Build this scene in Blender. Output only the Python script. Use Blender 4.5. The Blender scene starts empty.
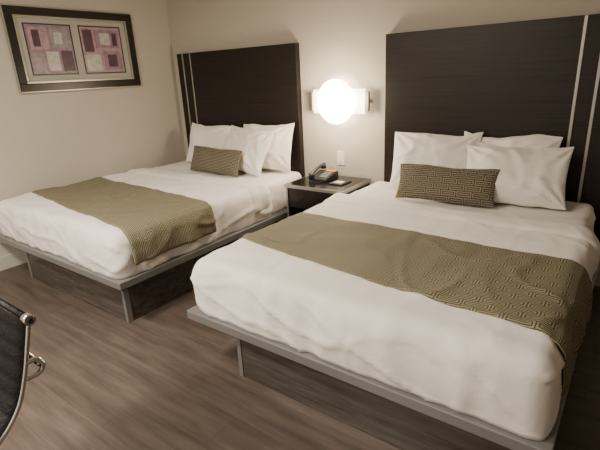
import bpy, bmesh, math, random
from mathutils import Vector, Matrix, noise, Euler
random.seed(4)
scene = bpy.context.scene
COL = scene.collection

# ------------------------------------------------------------------ materials
def new_mat(name):
    m = bpy.data.materials.new(name); m.use_nodes = True
    nt = m.node_tree; b = nt.nodes["Principled BSDF"]
    return m, nt, b
def plain(name, col, rough=0.5, metal=0.0, bump=0.0, bscale=60, spec=0.5, emit=None, es=0):
    m, nt, b = new_mat(name)
    b.inputs["Base Color"].default_value = (*col, 1)
    b.inputs["Roughness"].default_value = rough
    b.inputs["Metallic"].default_value = metal
    b.inputs["Specular IOR Level"].default_value = spec
    if emit:
        b.inputs["Emission Color"].default_value = (*emit, 1)
        b.inputs["Emission Strength"].default_value = es
    tc = nt.nodes.new("ShaderNodeTexCoord")
    n = nt.nodes.new("ShaderNodeTexNoise"); n.inputs["Scale"].default_value = bscale
    n.inputs["Detail"].default_value = 4
    nt.links.new(tc.outputs["Object"], n.inputs["Vector"])
    if bump > 0:
        bp = nt.nodes.new("ShaderNodeBump"); bp.inputs["Strength"].default_value = bump
        bp.inputs["Distance"].default_value = 0.01
        nt.links.new(n.outputs["Fac"], bp.inputs["Height"])
        nt.links.new(bp.outputs["Normal"], b.inputs["Normal"])
    return m
def wood(name, c1, c2, stretch=(1.5, 40, 40), rough=0.4, scale=1.0, spec=0.5, contrast=(0.3, 0.7)):
    m, nt, b = new_mat(name)
    tc = nt.nodes.new("ShaderNodeTexCoord"); mp = nt.nodes.new("ShaderNodeMapping")
    mp.inputs["Scale"].default_value = stretch
    n = nt.nodes.new("ShaderNodeTexNoise"); n.inputs["Scale"].default_value = scale
    n.inputs["Detail"].default_value = 6; n.inputs["Roughness"].default_value = 0.65
    r = nt.nodes.new("ShaderNodeValToRGB")
    r.color_ramp.elements[0].position = contrast[0]; r.color_ramp.elements[1].position = contrast[1]
    r.color_ramp.elements[0].color = (*c1, 1); r.color_ramp.elements[1].color = (*c2, 1)
    nt.links.new(tc.outputs["Object"], mp.inputs[0]); nt.links.new(mp.outputs[0], n.inputs["Vector"])
    nt.links.new(n.outputs["Fac"], r.inputs[0]); nt.links.new(r.outputs[0], b.inputs["Base Color"])
    b.inputs["Roughness"].default_value = rough; b.inputs["Specular IOR Level"].default_value = spec
    return m
def floor_mat():
    m, nt, b = new_mat("vinyl_plank")
    L = nt.links.new
    tc = nt.nodes.new("ShaderNodeTexCoord")
    br = nt.nodes.new("ShaderNodeTexBrick")
    br.offset = 0.37; br.inputs["Scale"].default_value = 1.0
    br.inputs["Brick Width"].default_value = 1.22; br.inputs["Row Height"].default_value = 0.18
    br.inputs["Mortar Size"].default_value = 0.0010; br.inputs["Mortar Smooth"].default_value = 0.3
    br.inputs["Color1"].default_value = (0.097, 0.077, 0.066, 1)
    br.inputs["Color2"].default_value = (0.073, 0.057, 0.048, 1)
    br.inputs["Mortar"].default_value = (0.045, 0.034, 0.028, 1)
    L(tc.outputs["Object"], br.inputs["Vector"])
    mp = nt.nodes.new("ShaderNodeMapping"); mp.inputs["Scale"].default_value = (1.6, 16, 1)
    n = nt.nodes.new("ShaderNodeTexNoise"); n.inputs["Scale"].default_value = 1.3
    n.inputs["Detail"].default_value = 8; n.inputs["Roughness"].default_value = 0.65
    L(tc.outputs["Object"], mp.inputs[0]); L(mp.outputs[0], n.inputs["Vector"])
    r = nt.nodes.new("ShaderNodeValToRGB")
    r.color_ramp.elements[0].position = 0.3; r.color_ramp.elements[0].color = (0.58, 0.56, 0.55, 1)
    r.color_ramp.elements[1].position = 0.72; r.color_ramp.elements[1].color = (1.45, 1.45, 1.46, 1)
    L(n.outputs["Fac"], r.inputs[0])
    mx = nt.nodes.new("ShaderNodeMix"); mx.data_type = 'RGBA'; mx.blend_type = 'MULTIPLY'
    mx.inputs[0].default_value = 1.0
    L(br.outputs["Color"], mx.inputs[6]); L(r.outputs[0], mx.inputs[7])
    L(mx.outputs[2], b.inputs["Base Color"])
    b.inputs["Roughness"].default_value = 0.40
    bp = nt.nodes.new("ShaderNodeBump"); bp.inputs["Strength"].default_value = 0.15; bp.inputs["Distance"].default_value = 0.003
    L(n.outputs["Fac"], bp.inputs["Height"]); L(bp.outputs["Normal"], b.inputs["Normal"])
    return m
def fabric_pattern(name, dark, light, cw=0.10, ch=0.044, rings=2.0):
    """woven maze of nested rectangles driven by a metric UV map"""
    m, nt, b = new_mat(name); L = nt.links.new
    uv = nt.nodes.new("ShaderNodeUVMap"); uv.uv_map = "UVMap"
    sep = nt.nodes.new("ShaderNodeSeparateXYZ"); L(uv.outputs[0], sep.inputs[0])
    def mth(op, a, bb=None, c=None):
        n = nt.nodes.new("ShaderNodeMath"); n.operation = op
        for i, v in enumerate((a, bb, c)):
            if v is None: continue
            if isinstance(v, (int, float)): n.inputs[i].default_value = v
            else: L(v, n.inputs[i])
        return n.outputs[0]
    yrow = mth('FLOOR', mth('DIVIDE', sep.outputs[1], ch))
    off = mth('MULTIPLY', yrow, 0.5)
    fx = mth('ABSOLUTE', mth('SUBTRACT', mth('FRACT', mth('ADD', mth('DIVIDE', sep.outputs[0], cw), off)), 0.5))
    fy = mth('ABSOLUTE', mth('SUBTRACT', mth('FRACT', mth('DIVIDE', sep.outputs[1], ch)), 0.5))
    ex = mth('MULTIPLY', mth('SUBTRACT', 0.5, fx), cw)
    ey = mth('MULTIPLY', mth('SUBTRACT', 0.5, fy), ch)
    d = mth('MINIMUM', ex, ey)
    f = mth('FRACT', mth('ADD', mth('DIVIDE', d, ch / 2 / rings), 0.2))
    st = mth('GREATER_THAN', f, 0.42)
    n = nt.nodes.new("ShaderNodeTexNoise"); n.inputs["Scale"].default_value = 350
    L(uv.outputs[0], n.inputs["Vector"])
    fac = mth('MULTIPLY', st, mth('ADD', mth('MULTIPLY', n.outputs["Fac"], 0.7), 0.6))
    mx = nt.nodes.new("ShaderNodeMix"); mx.data_type = 'RGBA'
    mx.inputs[6].default_value = (*dark, 1); mx.inputs[7].default_value = (*light, 1)
    L(fac, mx.inputs[0]); L(mx.outputs[2], b.inputs["Base Color"])
    b.inputs["Roughness"].default_value = 0.8; b.inputs["Specular IOR Level"].default_value = 0.2
    bp = nt.nodes.new("ShaderNodeBump"); bp.inputs["Strength"].default_value = 0.35; bp.inputs["Distance"].default_value = 0.002
    L(fac, bp.inputs["Height"]); L(bp.outputs["Normal"], b.inputs["Normal"])
    return m

M_wall = plain("wall_paint", (0.49, 0.455, 0.395), 0.85, bump=0.25, bscale=90, spec=0.2)
M_ceil = plain("ceiling_paint", (0.62, 0.60, 0.55), 0.9, bump=0.3, bscale=120, spec=0.2)
M_base = plain("baseboard_paint", (0.5, 0.49, 0.45), 0.5, bump=0.02)
M_floor = floor_mat()
M_sheet = plain("white_cotton", (0.83, 0.80, 0.77), 0.85, bump=0.4, bscale=16, spec=0.15)
M_case = plain("pillowcase_cotton", (0.84, 0.81, 0.765), 0.85, bump=0.4, bscale=18, spec=0.15)
M_runner = fabric_pattern("olive_runner_weave", (0.068, 0.060, 0.037), (0.290, 0.268, 0.182))
M_cush = fabric_pattern("olive_cushion_weave", (0.052, 0.045, 0.031), (0.220, 0.197, 0.142), cw=0.095, ch=0.038, rings=1.5)
M_head = wood("espresso_laminate", (0.0060, 0.0043, 0.0036), (0.022, 0.0155, 0.0125), (1.2, 20, 70), 0.42, 1.3, 0.32)
M_strip = plain("brushed_aluminium_strip", (0.42, 0.41, 0.40), 0.4, 0.9)
M_plat = plain("grey_platform_edge", (0.25, 0.25, 0.255), 0.34, 0.45)
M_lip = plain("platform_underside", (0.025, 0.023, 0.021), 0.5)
M_ped = wood("grey_oak_laminate", (0.030, 0.025, 0.022), (0.095, 0.083, 0.075), (2, 12, 24), 0.26, 1.4)
M_pedtrim = plain("pedestal_trim", (0.22, 0.215, 0.21), 0.4, 0.4)
M_black = plain("black_lacquer", (0.012, 0.011, 0.011), 0.18)
M_blackp = plain("black_plastic", (0.02, 0.02, 0.021), 0.35)
M_leather = plain("black_leather", (0.006, 0.006, 0.007), 0.5, bump=0.3, bscale=120, spec=0.2)
M_chrome = plain("chrome", (0.75, 0.75, 0.76), 0.13, 1.0)
M_nickel = plain("brushed_nickel", (0.40, 0.35, 0.29), 0.35, 1.0)
M_white = plain("white_plastic", (0.75, 0.73, 0.67), 0.4)
M_key = plain("phone_keys", (0.45, 0.45, 0.43), 0.5)
M_orange = plain("orange_label", (0.75, 0.28, 0.04), 0.5, emit=(1.0, 0.35, 0.05), es=0.3)
M_paper = plain("paper", (0.7, 0.62, 0.42), 0.8)
M_glow = plain("frosted_glass_lit", (0.9, 0.85, 0.75), 0.5, emit=(1.0, 0.83, 0.60), es=28)
M_glow2 = plain("glass_panel_lit", (0.9, 0.85, 0.75), 0.4, emit=(1.0, 0.83, 0.61), es=7.0)
M_ceilglow = plain("ceiling_diffuser", (0.9, 0.88, 0.8), 0.5, emit=(1.0, 0.86, 0.68), es=3)
M_frame = plain("dark_bronze_frame", (0.026, 0.022, 0.018), 0.3, 0.4)
M_fsil = plain("champagne_silver", (0.46, 0.44, 0.39), 0.35, 0.8)
M_mat = plain("picture_mat", (0.38, 0.37, 0.32), 0.9)

# ------------------------------------------------------------------ helpers
def obj_from_bm(name, bm, mat, smooth=False):
    me = bpy.data.meshes.new(name); bm.to_mesh(me); bm.free()
    o = bpy.data.objects.new(name, me); COL.objects.link(o)
    if mat: me.materials.append(mat)
    if smooth:
        for p in me.polygons: p.use_smooth = True
    return o
def box(name, x0, x1, y0, y1, z0, z1, mat, bev=0.0, seg=2):
    bm = bmesh.new(); bmesh.ops.create_cube(bm, size=1)
    for v in bm.verts:
        v.co = Vector(((x0 + x1) / 2 + v.co.x * (x1 - x0), (y0 + y1) / 2 + v.co.y * (y1 - y0), (z0 + z1) / 2 + v.co.z * (z1 - z0)))
    if bev > 0:
        bmesh.ops.bevel(bm, geom=bm.edges[:], offset=bev, segments=seg, affect='EDGES', profile=0.5)
    return obj_from_bm(name, bm, mat)
def cyl(name, p0, p1, r0, r1, mat, seg=32):
    p0 = Vector(p0); p1 = Vector(p1); d = p1 - p0
    bm = bmesh.new()
    bmesh.ops.create_cone(bm, cap_ends=True, segments=seg, radius1=r0, radius2=r1, depth=d.length)
    q = Vector((0, 0, 1)).rotation_difference(d.normalized()).to_matrix().to_4x4()
    bm.transform(Matrix.Translation((p0 + p1) / 2) @ q)
    o = obj_from_bm(name, bm, mat)
    for p in o.data.polygons: p.use_smooth = len(p.vertices) == 4
    return o
def tube(name, pts, r, mat, cyclic=False):
    pts = [Vector(p) for p in pts]; n = len(pts); bm = bmesh.new(); rings = []
    prev = None
    for i, p in enumerate(pts):
        if cyclic: t = (pts[(i + 1) % n] - pts[i - 1]).normalized()
        else: t = (pts[min(i + 1, n - 1)] - pts[max(i - 1, 0)]).normalized()
        if prev is None:
            a = Vector((0, 0, 1)) if abs(t.z) < 0.9 else Vector((1, 0, 0))
            u = t.cross(a).normalized()
        else:
            u = (prev - t * prev.dot(t)).normalized()
        prev = u; w = t.cross(u)
        rings.append([bm.verts.new(p + r * (math.cos(k * math.pi / 5) * u + math.sin(k * math.pi / 5) * w)) for k in range(10)])
    m = n if cyclic else n - 1
    for i in range(m):
        A, B = rings[i], rings[(i + 1) % n]
        for k in range(10):
            bm.faces.new((A[k], A[(k + 1) % 10], B[(k + 1) % 10], B[k]))
    if not cyclic:
        bm.faces.new(rings[0][::-1]); bm.faces.new(rings[-1])
    bmesh.ops.recalc_face_normals(bm, faces=bm.faces)
    return obj_from_bm(name, bm, mat, True)
def smooth_path(pts, k=6):
    out = []; P = [Vector(p) for p in pts]; n = len(P)
    for i in range(n - 1):
        p0 = P[max(i - 1, 0)]; p1 = P[i]; p2 = P[i + 1]; p3 = P[min(i + 2, n - 1)]
        for j in range(k):
            t = j / k
            out.append(0.5 * ((2 * p1) + (p2 - p0) * t + (2 * p0 - 5 * p1 + 4 * p2 - p3) * t * t + (3 * p1 - p0 - 3 * p2 + p3) * t ** 3))
    out.append(P[-1]); return out
def group(name, loc, parts, rotz=0.0):
    e = bpy.data.objects.new(name, None); COL.objects.link(e); e.location = loc
    e.empty_display_size = 0.1
    for p in parts:
        p.data.transform(Matrix.Translation(-Vector(loc)))
        p.parent = e
    e.rotation_euler = (0, 0, rotz)
    return e

# ------------------------------------------------------------------ room
W = 3.26; LX = -3.99; RX = 2.4; FY = -2.1; CZ = 2.5
box("floor", LX - 0.1, RX + 0.1, FY - 0.1, W + 0.1, -0.1, 0.0, M_floor)
box("ceiling", LX - 0.1, RX + 0.1, FY - 0.1, W + 0.1, CZ, CZ + 0.1, M_ceil)
box("wall_back", LX - 0.1, RX + 0.1, W, W + 0.1, 0, CZ, M_wall)
box("wall_left", LX - 0.1, LX, FY, W, 0, CZ, M_wall)
box("wall_right", RX, RX + 0.1, FY, W, 0, CZ, M_wall)
box("wall_front", LX - 0.1, RX + 0.1, FY - 0.1, FY, 0, CZ, M_wall)
box("baseboard_left", LX, LX + 0.015, FY, W - 0.015, 0, 0.11, M_base, 0.003)
box("baseboard_back", LX, RX, W - 0.015, W, 0, 0.11, M_base, 0.003)
box("baseboard_right", RX - 0.015, RX, FY, W - 0.015, 0, 0.11, M_base, 0.003)
box("baseboard_front", LX + 0.015, RX - 0.015, FY, FY + 0.015, 0, 0.11, M_base, 0.003)

# ------------------------------------------------------------------ soft goods
def ridge(v, sharp=3.0):
    """narrow crease ridges: 1 on the zero-set of a noise field, falling off quickly"""
    return max(0.0, 1 - sharp * abs(noise.noise(v))) ** 2
class Cover:
    def __init__(s, x0, x1, y0, y1, z0, z1, r, seed, amp=1.0, bulge=0.022):
        s.c = Vector(((x0 + x1) / 2, (y0 + y1) / 2, (z0 + z1) / 2)); s.h = Vector(((x1 - x0) / 2, (y1 - y0) / 2, (z1 - z0) / 2))
        s.r = r; s.seed = seed; s.amp = amp; s.bulge = bulge; s.z0 = z0; s.z1 = z1
    def pt(s, q, off=0.0):
        q = Vector(q); h = s.h; r = s.r
        inn = Vector((max(-h.x + r, min(h.x - r, q.x)), max(-h.y + r, min(h.y - r, q.y)), max(-h.z, min(h.z - r, q.z))))
        d = q - inn
        if d.length < 1e-6: return s.c + q, Vector((0, 0, -1))
        n = d.normalized()
        p = s.c + inn + n * r
        w = p + Vector((s.seed, 0, 0))
        k = noise.noise(w * 2.2) * 0.012 + noise.noise(Vector((w.x * 2.0 + w.y * 3, w.y * 9 - w.x * 4, w.z * 3))) * 0.007
        k += noise.noise(Vector((w.x * 11, w.y * 3, 4.0))) * 0.004
        m = max(0, min(1, 0.5 + 1.6 * noise.noise(Vector((w.x * 1.7, w.y * 1.7, 31.0)))))
        k += 0.009 * m * ridge(Vector((w.x * 2.2 + w.y * 1.2, w.y * 3.2 - w.x, w.z * 3 + 2)), 9)
        k += 0.008 * (1 - m) * ridge(Vector((w.x * 3.5, w.y * 1.4 + w.x * 1.5, w.z * 3 + 8)), 9)
        side = 1 - abs(n.z)
        zz = max(0, min(1, (p.z - s.z0) / (s.z1 - s.z0)))
        k += side * s.bulge * math.sin(math.pi * min(1, zz * 1.05 + 0.12))
        k += side * noise.noise(Vector((w.x * 5, w.y * 5, w.z * 1.6))) * 0.022
        k += side * noise.noise(Vector((w.x * 13, w.y * 13, w.z * 2.5 + 7))) * 0.009
        k += side * 0.012 * ridge(Vector((w.x * 2.5 + w.z * 2, w.y * 2.5, w.z * 7 + w.x * 2.5)), 6)
        return p + n * (k * s.amp + off), n
def cover_mesh(name, C, mat, step=0.015):
    bm = bmesh.new(); h = C.h
    nx, ny, nz = max(2, int(2 * h.x / step)), max(2, int(2 * h.y / step)), max(2, int(2 * h.z / step))
    def face(fn, a, b):
        g = [[bm.verts.new(C.pt(fn(i / a * 2 - 1, j / b * 2 - 1))[0]) for j in range(b + 1)] for i in range(a + 1)]
        for i in range(a):
            for j in range(b):
                bm.faces.new((g[i][j], g[i + 1][j], g[i + 1][j + 1], g[i][j + 1]))
    face(lambda u, v: (u * h.x, v * h.y, h.z), nx, ny)
    face(lambda u, v: (u * h.x, -h.y, v * h.z), nx, nz)
    face(lambda u, v: (u * h.x, h.y, v * h.z), nx, nz)
    face(lambda u, v: (-h.x, u * h.y, v * h.z), ny, nz)
    face(lambda u, v: (h.x, u * h.y, v * h.z), ny, nz)
    bmesh.ops.remove_doubles(bm, verts=bm.verts, dist=0.0005)
    bmesh.ops.holes_fill(bm, edges=[e for e in bm.edges if e.is_boundary], sides=0)
    bmesh.ops.recalc_face_normals(bm, faces=bm.faces)
    return obj_from_bm(name, bm, mat, True)
def runner_mesh(name, C, yl, yr, hangL, hangR, mat, off=0.006):
    h = C.h; S = h.x * 2 + hangL + hangR; ns = int(S / 0.015); nt = 44
    bm = bmesh.new(); uvl = bm.loops.layers.uv.new("UVMap"); g = []; UV = {}
    for i in range(ns + 1):
        s = -h.x - hangL + S * i / ns
        f = max(0, min(1, (s + h.x) / (2 * h.x)))
        a = yl[0] + (yr[0] - yl[0]) * f; b = yl[1] + (yr[1] - yl[1]) * f
        row = []
        for j in range(nt + 1):
            t = j / nt; y = a + (b - a) * t - C.c.y
            if s < -h.x: q = (-h.x, y, h.z - (-h.x - s))
            elif s > h.x: q = (h.x, y, h.z - (s - h.x))
            else: q = (s, y, h.z)
            o = off
            if abs(s) > h.x: o += 0.004 + 0.014 * (abs(s) - h.x) / 0.2 * (0.6 + noise.noise(Vector((y * 9, s * 2, 1))))
            if j == 0 or j == nt: o -= 0.004
            p, n = C.pt(q, o)
            v = bm.verts.new(p); UV[v] = (s, y); row.append(v)
        g.append(row)
    for i in range(ns):
        for j in range(nt):
            f = bm.faces.new((g[i][j], g[i + 1][j], g[i + 1][j + 1], g[i][j + 1]))
            for l in f.loops: l[uvl].uv = UV[l.vert]
    bmesh.ops.recalc_face_normals(bm, faces=bm.faces)
    o = obj_from_bm(name, bm, mat, True)
    m = o.modifiers.new("thick", 'SOLIDIFY'); m.thickness = 0.005; m.offset = -1
    return o
def pillow(name, cx, cy, zb, w, h, t, lean, yaw, roll, mat, seed=0, pinch=0.06, amp=1.0):
    bm = bmesh.new(); uvl = bm.loops.layers.uv.new("UVMap"); N = 52; M = 40; UV = {}
    fr = {}; bk = {}
    def ease(a): return math.copysign(1 - (1 - abs(a)) ** 1.5, a)
    for i in range(N + 1):
        for j in range(M + 1):
            u = ease(i / N * 2 - 1); v = ease(j / M * 2 - 1)
            x = w / 2 * u * (1 - pinch * (1 - v * v)); z = h / 2 * v * (1 - pinch * 1.2 * (1 - u * u))
            th = t / 2 * (max(0, 1 - abs(u) ** 2.6) ** 0.62) * (max(0, 1 - abs(v) ** 2.4) ** 0.62)
            th *= 1 + 0.20 * (-v)
            e = (1 - abs(u) ** 6) * (1 - abs(v) ** 6)
            w1 = (noise.noise(Vector((x * 5 + seed, z * 6, seed * 3.1))) * 0.032 + noise.noise(Vector((x * 16 + seed, z * 9 + x * 8, seed))) * 0.009) * e * amp
            w1 += 0.014 * e * amp * ridge(Vector((x * 3.5 + z * 3 + seed, z * 5 - x * 2, seed * 1.7)), 6)
            cr = 0.013 * math.sin(14 * math.atan2(1.05 - abs(v), 1.05 - abs(u)) + seed) * (abs(u) * abs(v)) * e * 2 * amp
            z += (noise.noise(Vector((x * 3 + seed, 5, seed))) * 0.034 + noise.noise(Vector((x * 9, 2, seed))) * 0.010) * amp
            x += noise.noise(Vector((z * 4, seed, 9))) * 0.024 * amp
            a = bm.verts.new((x, -th - w1 * 0.8 - cr, z)); UV[a] = (x, z)
            fr[i, j] = a
            if i in (0, N) or j in (0, M): bk[i, j] = a
            else:
                b = bm.verts.new((x, th * 0.9 + w1 * 0.4, z)); UV[b] = (x, z); bk[i, j] = b
    for i in range(N):
        for j in range(M):
            for G, rev in ((fr, 0), (bk, 1)):
                q = [G[i, j], G[i + 1, j], G[i + 1, j + 1], G[i, j + 1]]
                if rev: q = q[::-1]
                f = bm.faces.new(q)
                for l in f.loops: l[uvl].uv = UV[l.vert]
    R = Matrix.Rotation(math.radians(yaw), 4, 'Z') @ Matrix.Rotation(-math.radians(lean), 4, 'X') @ Matrix.Rotation(math.radians(roll), 4, 'Y')
    bm.transform(R)
    zm = min(v.co.z for v in bm.verts)
    o = obj_from_bm(name, bm, mat, True)
    o.location = (cx, cy, zb - zm)
    ms = o.modifiers.new("sub", 'SUBSURF'); ms.levels = 1; ms.render_levels = 1
    return o

def make_bed(suffix, x0, x1, seed, run, ped_in=(0.28, 0.08)):
    y0 = 1.25; y1 = 3.195; p = 0.31
    parts = []
    parts.append(box("platform", x0, x1, y0, y1, p - 0.045, p, M_plat, 0.004))
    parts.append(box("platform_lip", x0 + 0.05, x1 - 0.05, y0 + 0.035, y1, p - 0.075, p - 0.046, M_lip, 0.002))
    px0 = x0 + ped_in[0]; px1 = x1 - ped_in[1]
    parts.append(box("pedestal", px0, px1, y0 + 0.06, y1, 0.0, p - 0.076, M_ped, 0.002))
    parts.append(box("pedestal_corner_1", px0 - 0.004, px0 + 0.022, y0 + 0.055, y0 + 0.09, 0.0, p - 0.077, M_pedtrim, 0.002))
    parts.append(box("pedestal_corner_2", px1 - 0.022, px1 + 0.004, y0 + 0.055, y0 + 0.09, 0.0, p - 0.077, M_pedtrim, 0.002))
    mc = Cover(x0 + 0.075, x1 - 0.075, y0 + 0.12, y1 - 0.015, p + 0.001, 0.575, 0.05, seed + 3, 0.6, 0.01)
    parts.append(cover_mesh("mattress", mc, M_sheet, 0.02))
    C = Cover(x0 + 0.03, x1 - 0.03, y0 + 0.030, 2.66, p + 0.004, 0.586, 0.065, seed, 1.0, 0.014)
    parts.append(cover_mesh("duvet", C, M_sheet))
    F = Cover(x0 + 0.022, x1 - 0.022, 2.40, 2.655, 0.40, 0.598, 0.072, seed, 1.1, 0.012)
    parts.append(cover_mesh("folded_sheet", F, M_sheet))
    parts.append(runner_mesh("bed_runner", C, run[0], run[1], 0.16, 0.20, M_runner))
    return group("bed" + suffix, ((x0 + x1) / 2, (y0 + y1) / 2, 0), parts), C

bedL, CL = make_bed("", -3.945, -2.257, 11.0, ((1.56, 2.16), (1.36, 2.03)), (0.33, 0.08))
bedR, CR = make_bed(".001", -1.679, -0.055, 57.0, ((1.62, 2.16), (1.43, 2.12)))

def headboard(suffix, x0, x1, stripes):
    z0 = 0.0; z1 = 1.64; ya = 3.205; yb = W - 0.001
    parts = [box("panel", x0, x1, ya, yb, z0, z1, M_head, 0.003)]
    for k, sx in enumerate(stripes):
        parts.append(box("metal_strip_%d" % (k + 1), sx - 0.008, sx + 0.008, ya - 0.003, ya + 0.004, 0.3, z1 - 0.002, M_strip, 0.001))
    return group("headboard" + suffix, ((x0 + x1) / 2, yb - 0.02, 0), parts)
headboard("", -3.87, -2.37, (-3.785, -3.675))
headboard(".001", -1.56, -0.07, (-0.325, -0.225))

# pillows
zt = 0.579
pillow("pillow", -3.39, 3.065, zt, 0.58, 0.40, 0.15, 20, 0, 3, M_case, 1)
pillow("pillow.001", -2.66, 3.085, zt, 0.58, 0.42, 0.15, 18, 2, -3, M_case, 2)
pillow("pillow.002", -2.80, 2.955, zt, 0.58, 0.42, 0.19, 26, -6, 2, M_case, 3)
pillow("throw_pillow", -3.00, 2.765, zt, 0.62, 0.235, 0.12, 20, 0, 1, M_cush, 4, 0.04, 0.5)
pillow("pillow.003", -1.11, 3.045, zt, 0.62, 0.42, 0.19, 24, 2, -2, M_case, 5)
pillow("pillow.004", -0.66, 3.09, zt, 0.60, 0.41, 0.15, 20, -2, 2, M_case, 6)
pillow("pillow.005", -0.565, 2.94, zt, 0.60, 0.385, 0.20, 30, 4, -1, M_case, 7)
pillow("throw_pillow.001", -0.93, 2.775, zt, 0.63, 0.235, 0.13, 22, 1, -1, M_cush, 8, 0.04, 0.5)

# ------------------------------------------------------------------ nightstand
nx0, nx1, ny0, ny1, nz = -2.225, -1.692, 2.78, 3.235, 0.56
P = [box("top", nx0, nx1, ny0, ny1, nz - 0.022, nz, M_black, 0.002),
     box("top_front_edge", nx0 - 0.002, nx1 + 0.002, ny0 - 0.006, ny0 - 0.0005, nz - 0.026, nz + 0.001, M_strip, 0.001),
     box("top_right_edge", nx1 + 0.0005, nx1 + 0.006, ny0 - 0.006, ny1, nz - 0.026, nz + 0.001, M_strip, 0.001),
     box("top_left_edge", nx0 - 0.006, nx0 - 0.0005, ny0 - 0.006, ny1, nz - 0.026, nz + 0.001, M_strip, 0.001),
     box("side_1", nx0 + 0.004, nx0 + 0.024, ny0 + 0.01, ny1 - 0.005, 0.0, nz - 0.023, M_head, 0.001),
     box("side_2", nx1 - 0.024, nx1 - 0.004, ny0 + 0.01, ny1 - 0.005, 0.0, nz - 0.023, M_head, 0.001),
     box("side_trim_1", nx0 + 0.002, nx0 + 0.016, ny0 + 0.004, ny0 + 0.0095, 0.0, nz - 0.027, M_strip, 0.001),
     box("side_trim_2", nx1 - 0.016, nx1 - 0.002, ny0 + 0.004, ny0 + 0.0095, 0.0, nz - 0.027, M_strip, 0.001),
     box("back", nx0 + 0.025, nx1 - 0.025, ny1 - 0.02, ny1 - 0.008, 0.04, nz - 0.023, M_head),
     box("drawer_front", nx0 + 0.027, nx1 - 0.027, ny0 + 0.012, ny0 + 0.03, nz - 0.19, nz - 0.03, M_black, 0.002),
     box("drawer_box", nx0 + 0.03, nx1 - 0.03, ny0 + 0.031, ny1 - 0.03, nz - 0.18, nz - 0.04, M_head),
     box("shelf", nx0 + 0.025, nx1 - 0.025, ny0 + 0.02, ny1 - 0.021, 0.10, 0.12, M_head)]
group("nightstand", ((nx0 + nx1) / 2, (ny0 + ny1) / 2, 0), P)

# telephone
def telephone():
    px, py, pz = -2.03, 3.05, nz + 0.001
    parts = []
    bm = bmesh.new()
    prof = [(-0.10, 0.0), (-0.10, 0.022), (0.06, 0.062), (0.10, 0.058), (0.10, 0.0)]
    A = [bm.verts.new((px - 0.085, py + a, pz + b)) for a, b in prof]
    B = [bm.verts.new((px + 0.085, py + a, pz + b)) for a, b in prof]
    bm.faces.new(A); bm.faces.new(B[::-1])
    for i in range(5): bm.faces.new((A[i], B[i], B[(i + 1) % 5], A[(i + 1) % 5]))
    bmesh.ops.recalc_face_normals(bm, faces=bm.faces)
    bmesh.ops.bevel(bm, geom=bm.edges[:], offset=0.005, segments=2, affect='EDGES')
    parts.append(obj_from_bm("body", bm, M_blackp))
    sl = lambda y: pz + 0.022 + (y + 0.10) * 0.25
    hp = [(px - 0.055, py - 0.115 + 0.22 * t, sl(-0.115 + 0.22 * t) + 0.032 + 0.012 * math.sin(math.pi * t)) for t in [i / 12 for i in range(13)]]
    parts.append(tube("handset_grip", hp, 0.013, M_blackp))
    for k, yy in ((1, -0.095), (2, 0.085)):
        parts.append(cyl("handset_cup_%d" % k, (px - 0.055, py + yy, sl(yy) + 0.004), (px - 0.055, py + yy, sl(yy) + 0.042), 0.026, 0.022, M_blackp, 24))
    for r in range(4):
        for c in range(3):
            y = -0.06 + r * 0.024; x = px + 0.0 + c * 0.024
            parts.append(box("key_%d" % (r * 3 + c + 1), x, x + 0.015, py + y, py + y + 0.013, sl(y) + 0.002, sl(y) + 0.008, M_key, 0.001))
    parts.append(box("message_label", px - 0.005, px + 0.07, py + 0.045, py + 0.085, pz + 0.060, pz + 0.064, M_orange))
    cord = []
    for i in range(160):
        t = i / 159; a = t * 36 * math.pi
        cord.append((px - 0.055 + 0.13 * t + 0.005 * math.cos(a), py - 0.125 - 0.035 * math.sin(math.pi * t), pz + 0.010 + 0.006 * math.sin(a)))
    parts.append(tube("cord", cord, 0.0018, M_blackp))
    return group("telephone", (px, py, pz), parts)
telephone()
group("notepad", (-1.84, 3.0, nz), [box("pad", -1.90, -1.78, 2.92, 3.08, nz + 0.001, nz + 0.010, M_blackp, 0.001),
      box("sheet", -1.875, -1.805, 2.955, 3.02, nz + 0.0105, nz + 0.0115, M_paper)])

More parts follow.
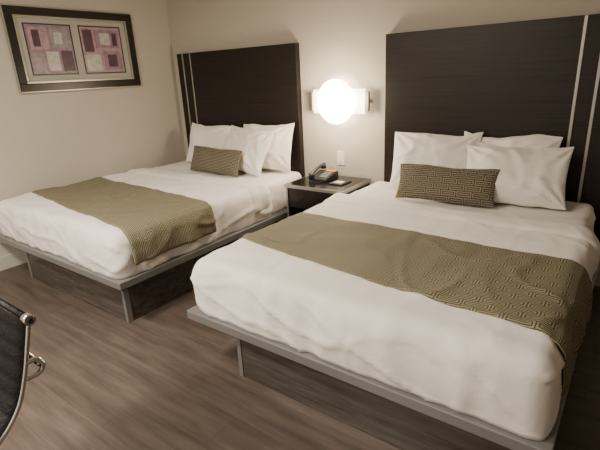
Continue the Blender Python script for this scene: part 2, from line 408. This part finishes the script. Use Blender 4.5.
# ------------------------------------------------------------------ sconce
def sconce(x, z):
    parts = []
    parts.append(box("backplate", x - 0.06, x + 0.06, W - 0.022, W - 0.001, z - 0.06, z + 0.06, M_nickel, 0.003))
    parts.append(cyl("stem", (x, W - 0.02, z), (x, W - 0.075, z), 0.015, 0.015, M_nickel))
    bm = bmesh.new(); n = 20; w = 0.24; hh = 0.095; rows = []
    for i in range(n + 1):
        u = i / n * 2 - 1
        y = W - 0.075 + 0.03 * u * u
        rows.append([bm.verts.new((x + u * w, y + dy, z + dz)) for dy, dz in ((0, -hh), (0, hh), (0.006, hh), (0.006, -hh))])
    for i in range(n):
        for k in range(4): bm.faces.new((rows[i][k], rows[i + 1][k], rows[i + 1][(k + 1) % 4], rows[i][(k + 1) % 4]))
    bm.faces.new(rows[0]); bm.faces.new(rows[-1][::-1])
    bmesh.ops.recalc_face_normals(bm, faces=bm.faces)
    parts.append(obj_from_bm("glass_panel", bm, M_glow2, True))
    for k, s in ((1, -1), (2, 1)):
        parts.append(box("end_clip_%d" % k, x + s * 0.262 - 0.020, x + s * 0.262 + 0.020, W - 0.062, W - 0.034, z - 0.075, z + 0.075, M_nickel, 0.004))
        parts.append(cyl("bracket_%d" % k, (x + s * 0.262, W - 0.035, z), (x + s * 0.262, W - 0.001, z), 0.012, 0.012, M_nickel))
    bm = bmesh.new(); R = 0.174; rings = []
    cen = bm.verts.new((x, W - 0.135, z)); K = 48
    for j in range(1, 11):
        rr = R * j / 10; y = W - 0.135 + 0.045 * (j / 10) ** 2.2
        rings.append([bm.verts.new((x + rr * math.cos(k * 2 * math.pi / K), y, z + rr * math.sin(k * 2 * math.pi / K))) for k in range(K)])
    for k in range(K): bm.faces.new((cen, rings[0][k], rings[0][(k + 1) % K]))
    for j in range(9):
        for k in range(K): bm.faces.new((rings[j][k], rings[j][(k + 1) % K], rings[j + 1][(k + 1) % K], rings[j + 1][k]))
    bm.faces.new(rings[-1])
    bmesh.ops.recalc_face_normals(bm, faces=bm.faces)
    parts.append(obj_from_bm("glass_disc", bm, M_glow, False))
    return group("wall_sconce", (x, W - 0.01, z), parts)
sconce(-1.975, 1.172)

group("power_outlet", (-1.985, W - 0.005, 0.705), [box("cover_plate", -2.02, -1.95, W - 0.007, W - 0.0005, 0.648, 0.762, M_white, 0.002),
      box("socket_1", -2.002, -1.968, W - 0.0095, W - 0.0075, 0.712, 0.742, M_white, 0.001),
      box("socket_2", -2.002, -1.968, W - 0.0095, W - 0.0075, 0.668, 0.698, M_white, 0.001)])

# ------------------------------------------------------------------ framed picture (two openings)
def picture():
    y0, y1, z0, z1 = 1.70, 2.80, 1.362, 1.99; xw = LX + 0.001
    parts = []
    def ring(name, a0, a1, b0, b1, wd, x0, x1, mat, bev=0.004):
        parts.append(box(name + "_bottom", x0, x1, a0, a1, b0, b0 + wd, mat, bev))
        parts.append(box(name + "_top", x0, x1, a0, a1, b1 - wd, b1, mat, bev))
        parts.append(box(name + "_side_1", x0, x1, a0, a0 + wd, b0 + wd, b1 - wd, mat, bev))
        parts.append(box(name + "_side_2", x0, x1, a1 - wd, a1, b0 + wd, b1 - wd, mat, bev))
    ring("frame", y0, y1, z0, z1, 0.06, xw, xw + 0.030, M_frame)
    ring("frame_outer_lip", y0 - 0.008, y1 + 0.008, z0 - 0.008, z1 + 0.008, 0.016, xw, xw + 0.022, M_fsil, 0.002)
    ring("frame_inner_lip", y0 + 0.06, y1 - 0.06, z0 + 0.06, z1 - 0.06, 0.016, xw, xw + 0.024, M_fsil, 0.002)
    parts.append(box("mat_board", xw, xw + 0.008, y0 + 0.05, y1 - 0.05, z0 + 0.05, z1 - 0.05, M_mat))
    cols = {"plum": (0.075, 0.035, 0.055), "mauve": (0.26, 0.175, 0.225), "cream": (0.48, 0.44, 0.41), "rose": (0.37, 0.245, 0.285),
            "grey": (0.26, 0.24, 0.26), "dark": (0.035, 0.028, 0.034)}
    MM = {k: wood("art_" + k, tuple(c * 0.7 for c in v), tuple(min(1, c * 1.25) for c in v), (30, 30, 30), 0.35, 0.8) for k, v in cols.items()}
    arts = [(1.835, 2.195), (2.285, 2.66)]
    pat = [[(0, 0, 1, 1, "mauve"), (0.05, 0.50, 0.46, 0.96, "rose"), (0.52, 0.55, 0.96, 0.95, "grey"), (0.0, 0.0, 0.30, 0.42, "grey"),
            (0.36, 0.06, 0.64, 0.46, "cream"), (0.70, 0.05, 0.97, 0.48, "plum"), (0.12, 0.56, 0.28, 0.90, "plum"), (0.60, 0.62, 0.78, 0.86, "cream"), (0.08, 0.10, 0.22, 0.32, "rose")],
           [(0, 0, 1, 1, "rose"), (0.04, 0.04, 0.42, 0.40, "cream"), (0.50, 0.05, 0.96, 0.48, "mauve"), (0.05, 0.46, 0.28, 0.95, "plum"),
            (0.34, 0.55, 0.95, 0.95, "mauve"), (0.46, 0.62, 0.72, 0.88, "cream"), (0.60, 0.12, 0.84, 0.40, "plum"), (0.78, 0.60, 0.90, 0.88, "plum")]]
    for k, (a, b) in enumerate(arts):
        za, zb = 1.495, 1.865
        ring("opening_%d" % (k + 1), a - 0.012, b + 0.012, za - 0.012, zb + 0.012, 0.010, xw + 0.008, xw + 0.011, MM["dark"], 0)
        for i, (u0, v0, u1, v1, c) in enumerate(pat[k]):
            xx = xw + 0.0085 + 0.0004 * i
            parts.append(box("print_%d_patch_%d" % (k + 1, i + 1), xw + 0.008, xx, a + (b - a) * u0, a + (b - a) * u1, za + (zb - za) * v0, za + (zb - za) * v1, MM[c]))
    return group("framed_picture", (xw, (y0 + y1) / 2, (z0 + z1) / 2), parts)
picture()

# ------------------------------------------------------------------ office chair (faces -Y)
def office_chair(cx, yb, rot):
    parts = []
    prof = smooth_path([(0, 0.58, 0.465), (0, 0.585, 0.490), (0, 0.55, 0.505), (0, 0.40, 0.498), (0, 0.26, 0.500), (0, 0.16, 0.520), (0, 0.092, 0.562),
                        (0, 0.042, 0.618), (0, 0.010, 0.69), (0, -0.015, 0.77), (0, -0.035, 0.84)], 12)
    Lg = [0]
    for i in range(1, len(prof)): Lg.append(Lg[-1] + (prof[i] - prof[i - 1]).length)
    hw = 0.245
    bm = bmesh.new(); rows = []
    for i, p in enumerate(prof):
        t = (prof[min(i + 1, len(prof) - 1)] - prof[max(i - 1, 0)]).normalized()
        n = Vector((0, -t.z, t.y))
        rib = 0.005 * abs(math.sin(math.pi * Lg[i] / 0.045)) ** 0.5
        rr = []
        for sgn, ks in ((1, range(13)), (-1, range(12, -1, -1))):
            for k in ks:
                u = k / 12 * 2 - 1; e = (1 - abs(u) ** 6)
                q = p + sgn * n * (0.004 + (0.005 + rib) * e)
                rr.append(bm.verts.new((cx + u * hw, yb - q.y, q.z)))
        rows.append(rr)
    m = len(rows[0])
    for i in range(len(rows) - 1):
        for k in range(m): bm.faces.new((rows[i][k], rows[i][(k + 1) % m], rows[i + 1][(k + 1) % m], rows[i + 1][k]))
    bm.faces.new(rows[0]); bm.faces.new(rows[-1][::-1])
    bmesh.ops.recalc_face_normals(bm, faces=bm.faces)
    parts.append(obj_from_bm("ribbed_seat_and_back", bm, M_leather, True))
    W3 = lambda x, f, z: (cx + x, yb - f, z)
    for k, s in ((1, -1), (2, 1)):
        pts = [W3(s * (hw + 0.005), p.y, p.z) for p in prof]
        parts.append(tube("side_rail_%d" % k, pts, 0.0055, M_chrome))
        for nm, e in (("top", prof[-1]), ("front", prof[0])):
            parts.append(cyl("rail_cap_%s_%d" % (nm, k), W3(s * (hw - 0.012), e.y, e.z), W3(s * (hw + 0.014), e.y, e.z), 0.014, 0.014, M_chrome, 24))
            parts.append(cyl("rail_hub_%s_%d" % (nm, k), W3(s * (hw + 0.0141), e.y, e.z), W3(s * (hw + 0.017), e.y, e.z), 0.007, 0.006, M_blackp, 24))
        arm = smooth_path([W3(s * (hw + 0.004), -0.000, 0.728), W3(s * (hw + 0.004), -0.028, 0.726), W3(s * (hw + 0.004), -0.040, 0.705),
                           W3(s * (hw + 0.004), -0.028, 0.685), W3(s * (hw + 0.004), 0.006, 0.685)], 6)
        parts.append(tube("back_handle_%d" % k, arm, 0.007, M_chrome))
    parts.append(tube("top_bar", [W3(-hw, -0.035, 0.843), W3(hw, -0.035, 0.843)], 0.010, M_leather))
    parts.append(tube("cross_bar_back", [W3(-hw, -0.035, 0.705), W3(0, -0.04, 0.705), W3(hw, -0.035, 0.705)], 0.007, M_chrome))
    parts.append(tube("cross_bar_seat", [W3(-hw, 0.30, 0.480), W3(0, 0.30, 0.460), W3(hw, 0.30, 0.480)], 0.012, M_chrome))
    parts.append(cyl("seat_mechanism", W3(0, 0.30, 0.39), W3(0, 0.30, 0.465), 0.06, 0.08, M_blackp))
    parts.append(cyl("gas_post", W3(0, 0.30, 0.11), W3(0, 0.30, 0.39), 0.025, 0.022, M_chrome))
    parts.append(cyl("hub", W3(0, 0.30, 0.07), W3(0, 0.30, 0.13), 0.04, 0.035, M_chrome))
    for q in range(5):
        a = q * 2 * math.pi / 5 + 0.3
        ex, ef = 0.27 * math.cos(a), 0.30 + 0.27 * math.sin(a)
        parts.append(tube("base_leg_%d" % (q + 1), [W3(0, 0.30, 0.11), W3(ex * 0.5, 0.30 + (ef - 0.30) * 0.5, 0.095), W3(ex, ef, 0.072)], 0.014, M_chrome))
        parts.append(cyl("caster_stem_%d" % (q + 1), W3(ex, ef, 0.05), W3(ex, ef, 0.075), 0.008, 0.008, M_chrome, 12))
        tx, ty = -math.sin(a) * 0.02, math.cos(a) * 0.02
        parts.append(cyl("caster_%d" % (q + 1), W3(ex - tx, ef - ty, 0.0275), W3(ex + tx, ef + ty, 0.0275), 0.027, 0.027, M_blackp, 24))
    return group("office_chair", (cx, yb, 0), parts, rot)
office_chair(-1.436, 0.362, 0)

# ------------------------------------------------------------------ unseen ceiling fixtures: room light + added fill
def unseen_ceiling_light(x, y, sfx, power, size=0.9):
    parts = [cyl("rim", (x, y, CZ - 0.045), (x, y, CZ - 0.001), 0.20, 0.21, M_nickel, 48),
             cyl("diffuser", (x, y, CZ - 0.085), (x, y, CZ - 0.046), 0.13, 0.185, M_ceilglow, 48)]
    group("unseen_ceiling_light" + sfx, (x, y, CZ), parts)
    ld = bpy.data.lights.new("unseen_ceiling_lamp", 'AREA'); ld.shape = 'DISK'; ld.size = size; ld.energy = power
    ld.color = (1.0, 0.875, 0.725)
    lo = bpy.data.objects.new("unseen_ceiling_lamp_light" + sfx, ld); COL.objects.link(lo)
    lo.location = (x, y, CZ - 0.10)
unseen_ceiling_light(-2.2, 0.1, "", 92, 0.5)
unseen_ceiling_light(-1.7, -1.1, ".001", 100, 0.5)  # second fixture, out of view, added as fill to light the room evenly

ld = bpy.data.lights.new("sconce_bulb", 'POINT'); ld.energy = 27; ld.shadow_soft_size = 0.08; ld.color = (1.0, 0.82, 0.58)
lo = bpy.data.objects.new("sconce_bulb_light", ld); COL.objects.link(lo); lo.location = (-1.975, W - 0.24, 1.17)

w = bpy.data.worlds.new("world"); scene.world = w; w.use_nodes = True
w.node_tree.nodes["Background"].inputs[0].default_value = (0.02, 0.02, 0.02, 1)

# ------------------------------------------------------------------ camera
yaw = math.radians(37.0); pit = math.radians(18.7); rol = math.radians(2.83)
hv = Vector((-math.sin(yaw), math.cos(yaw), 0)); r0 = Vector((math.cos(yaw), math.sin(yaw), 0)); Z = Vector((0, 0, 1))
F = hv * math.cos(pit) - Z * math.sin(pit); U0 = hv * math.sin(pit) + Z * math.cos(pit)
R = r0 * math.cos(rol) - U0 * math.sin(rol); U = r0 * math.sin(rol) + U0 * math.cos(rol)
cam = bpy.data.cameras.new("camera"); co = bpy.data.objects.new("camera", cam); COL.objects.link(co)
cam.sensor_width = 36; cam.lens = 451 / 600 * 36; cam.clip_start = 0.05
mw = Matrix.Identity(4)
for i in range(3):
    mw[i][0] = R[i]; mw[i][1] = U[i]; mw[i][2] = -F[i]
mw[0][3], mw[1][3], mw[2][3] = 0, 0, 1.41
co.matrix_world = mw
scene.camera = co
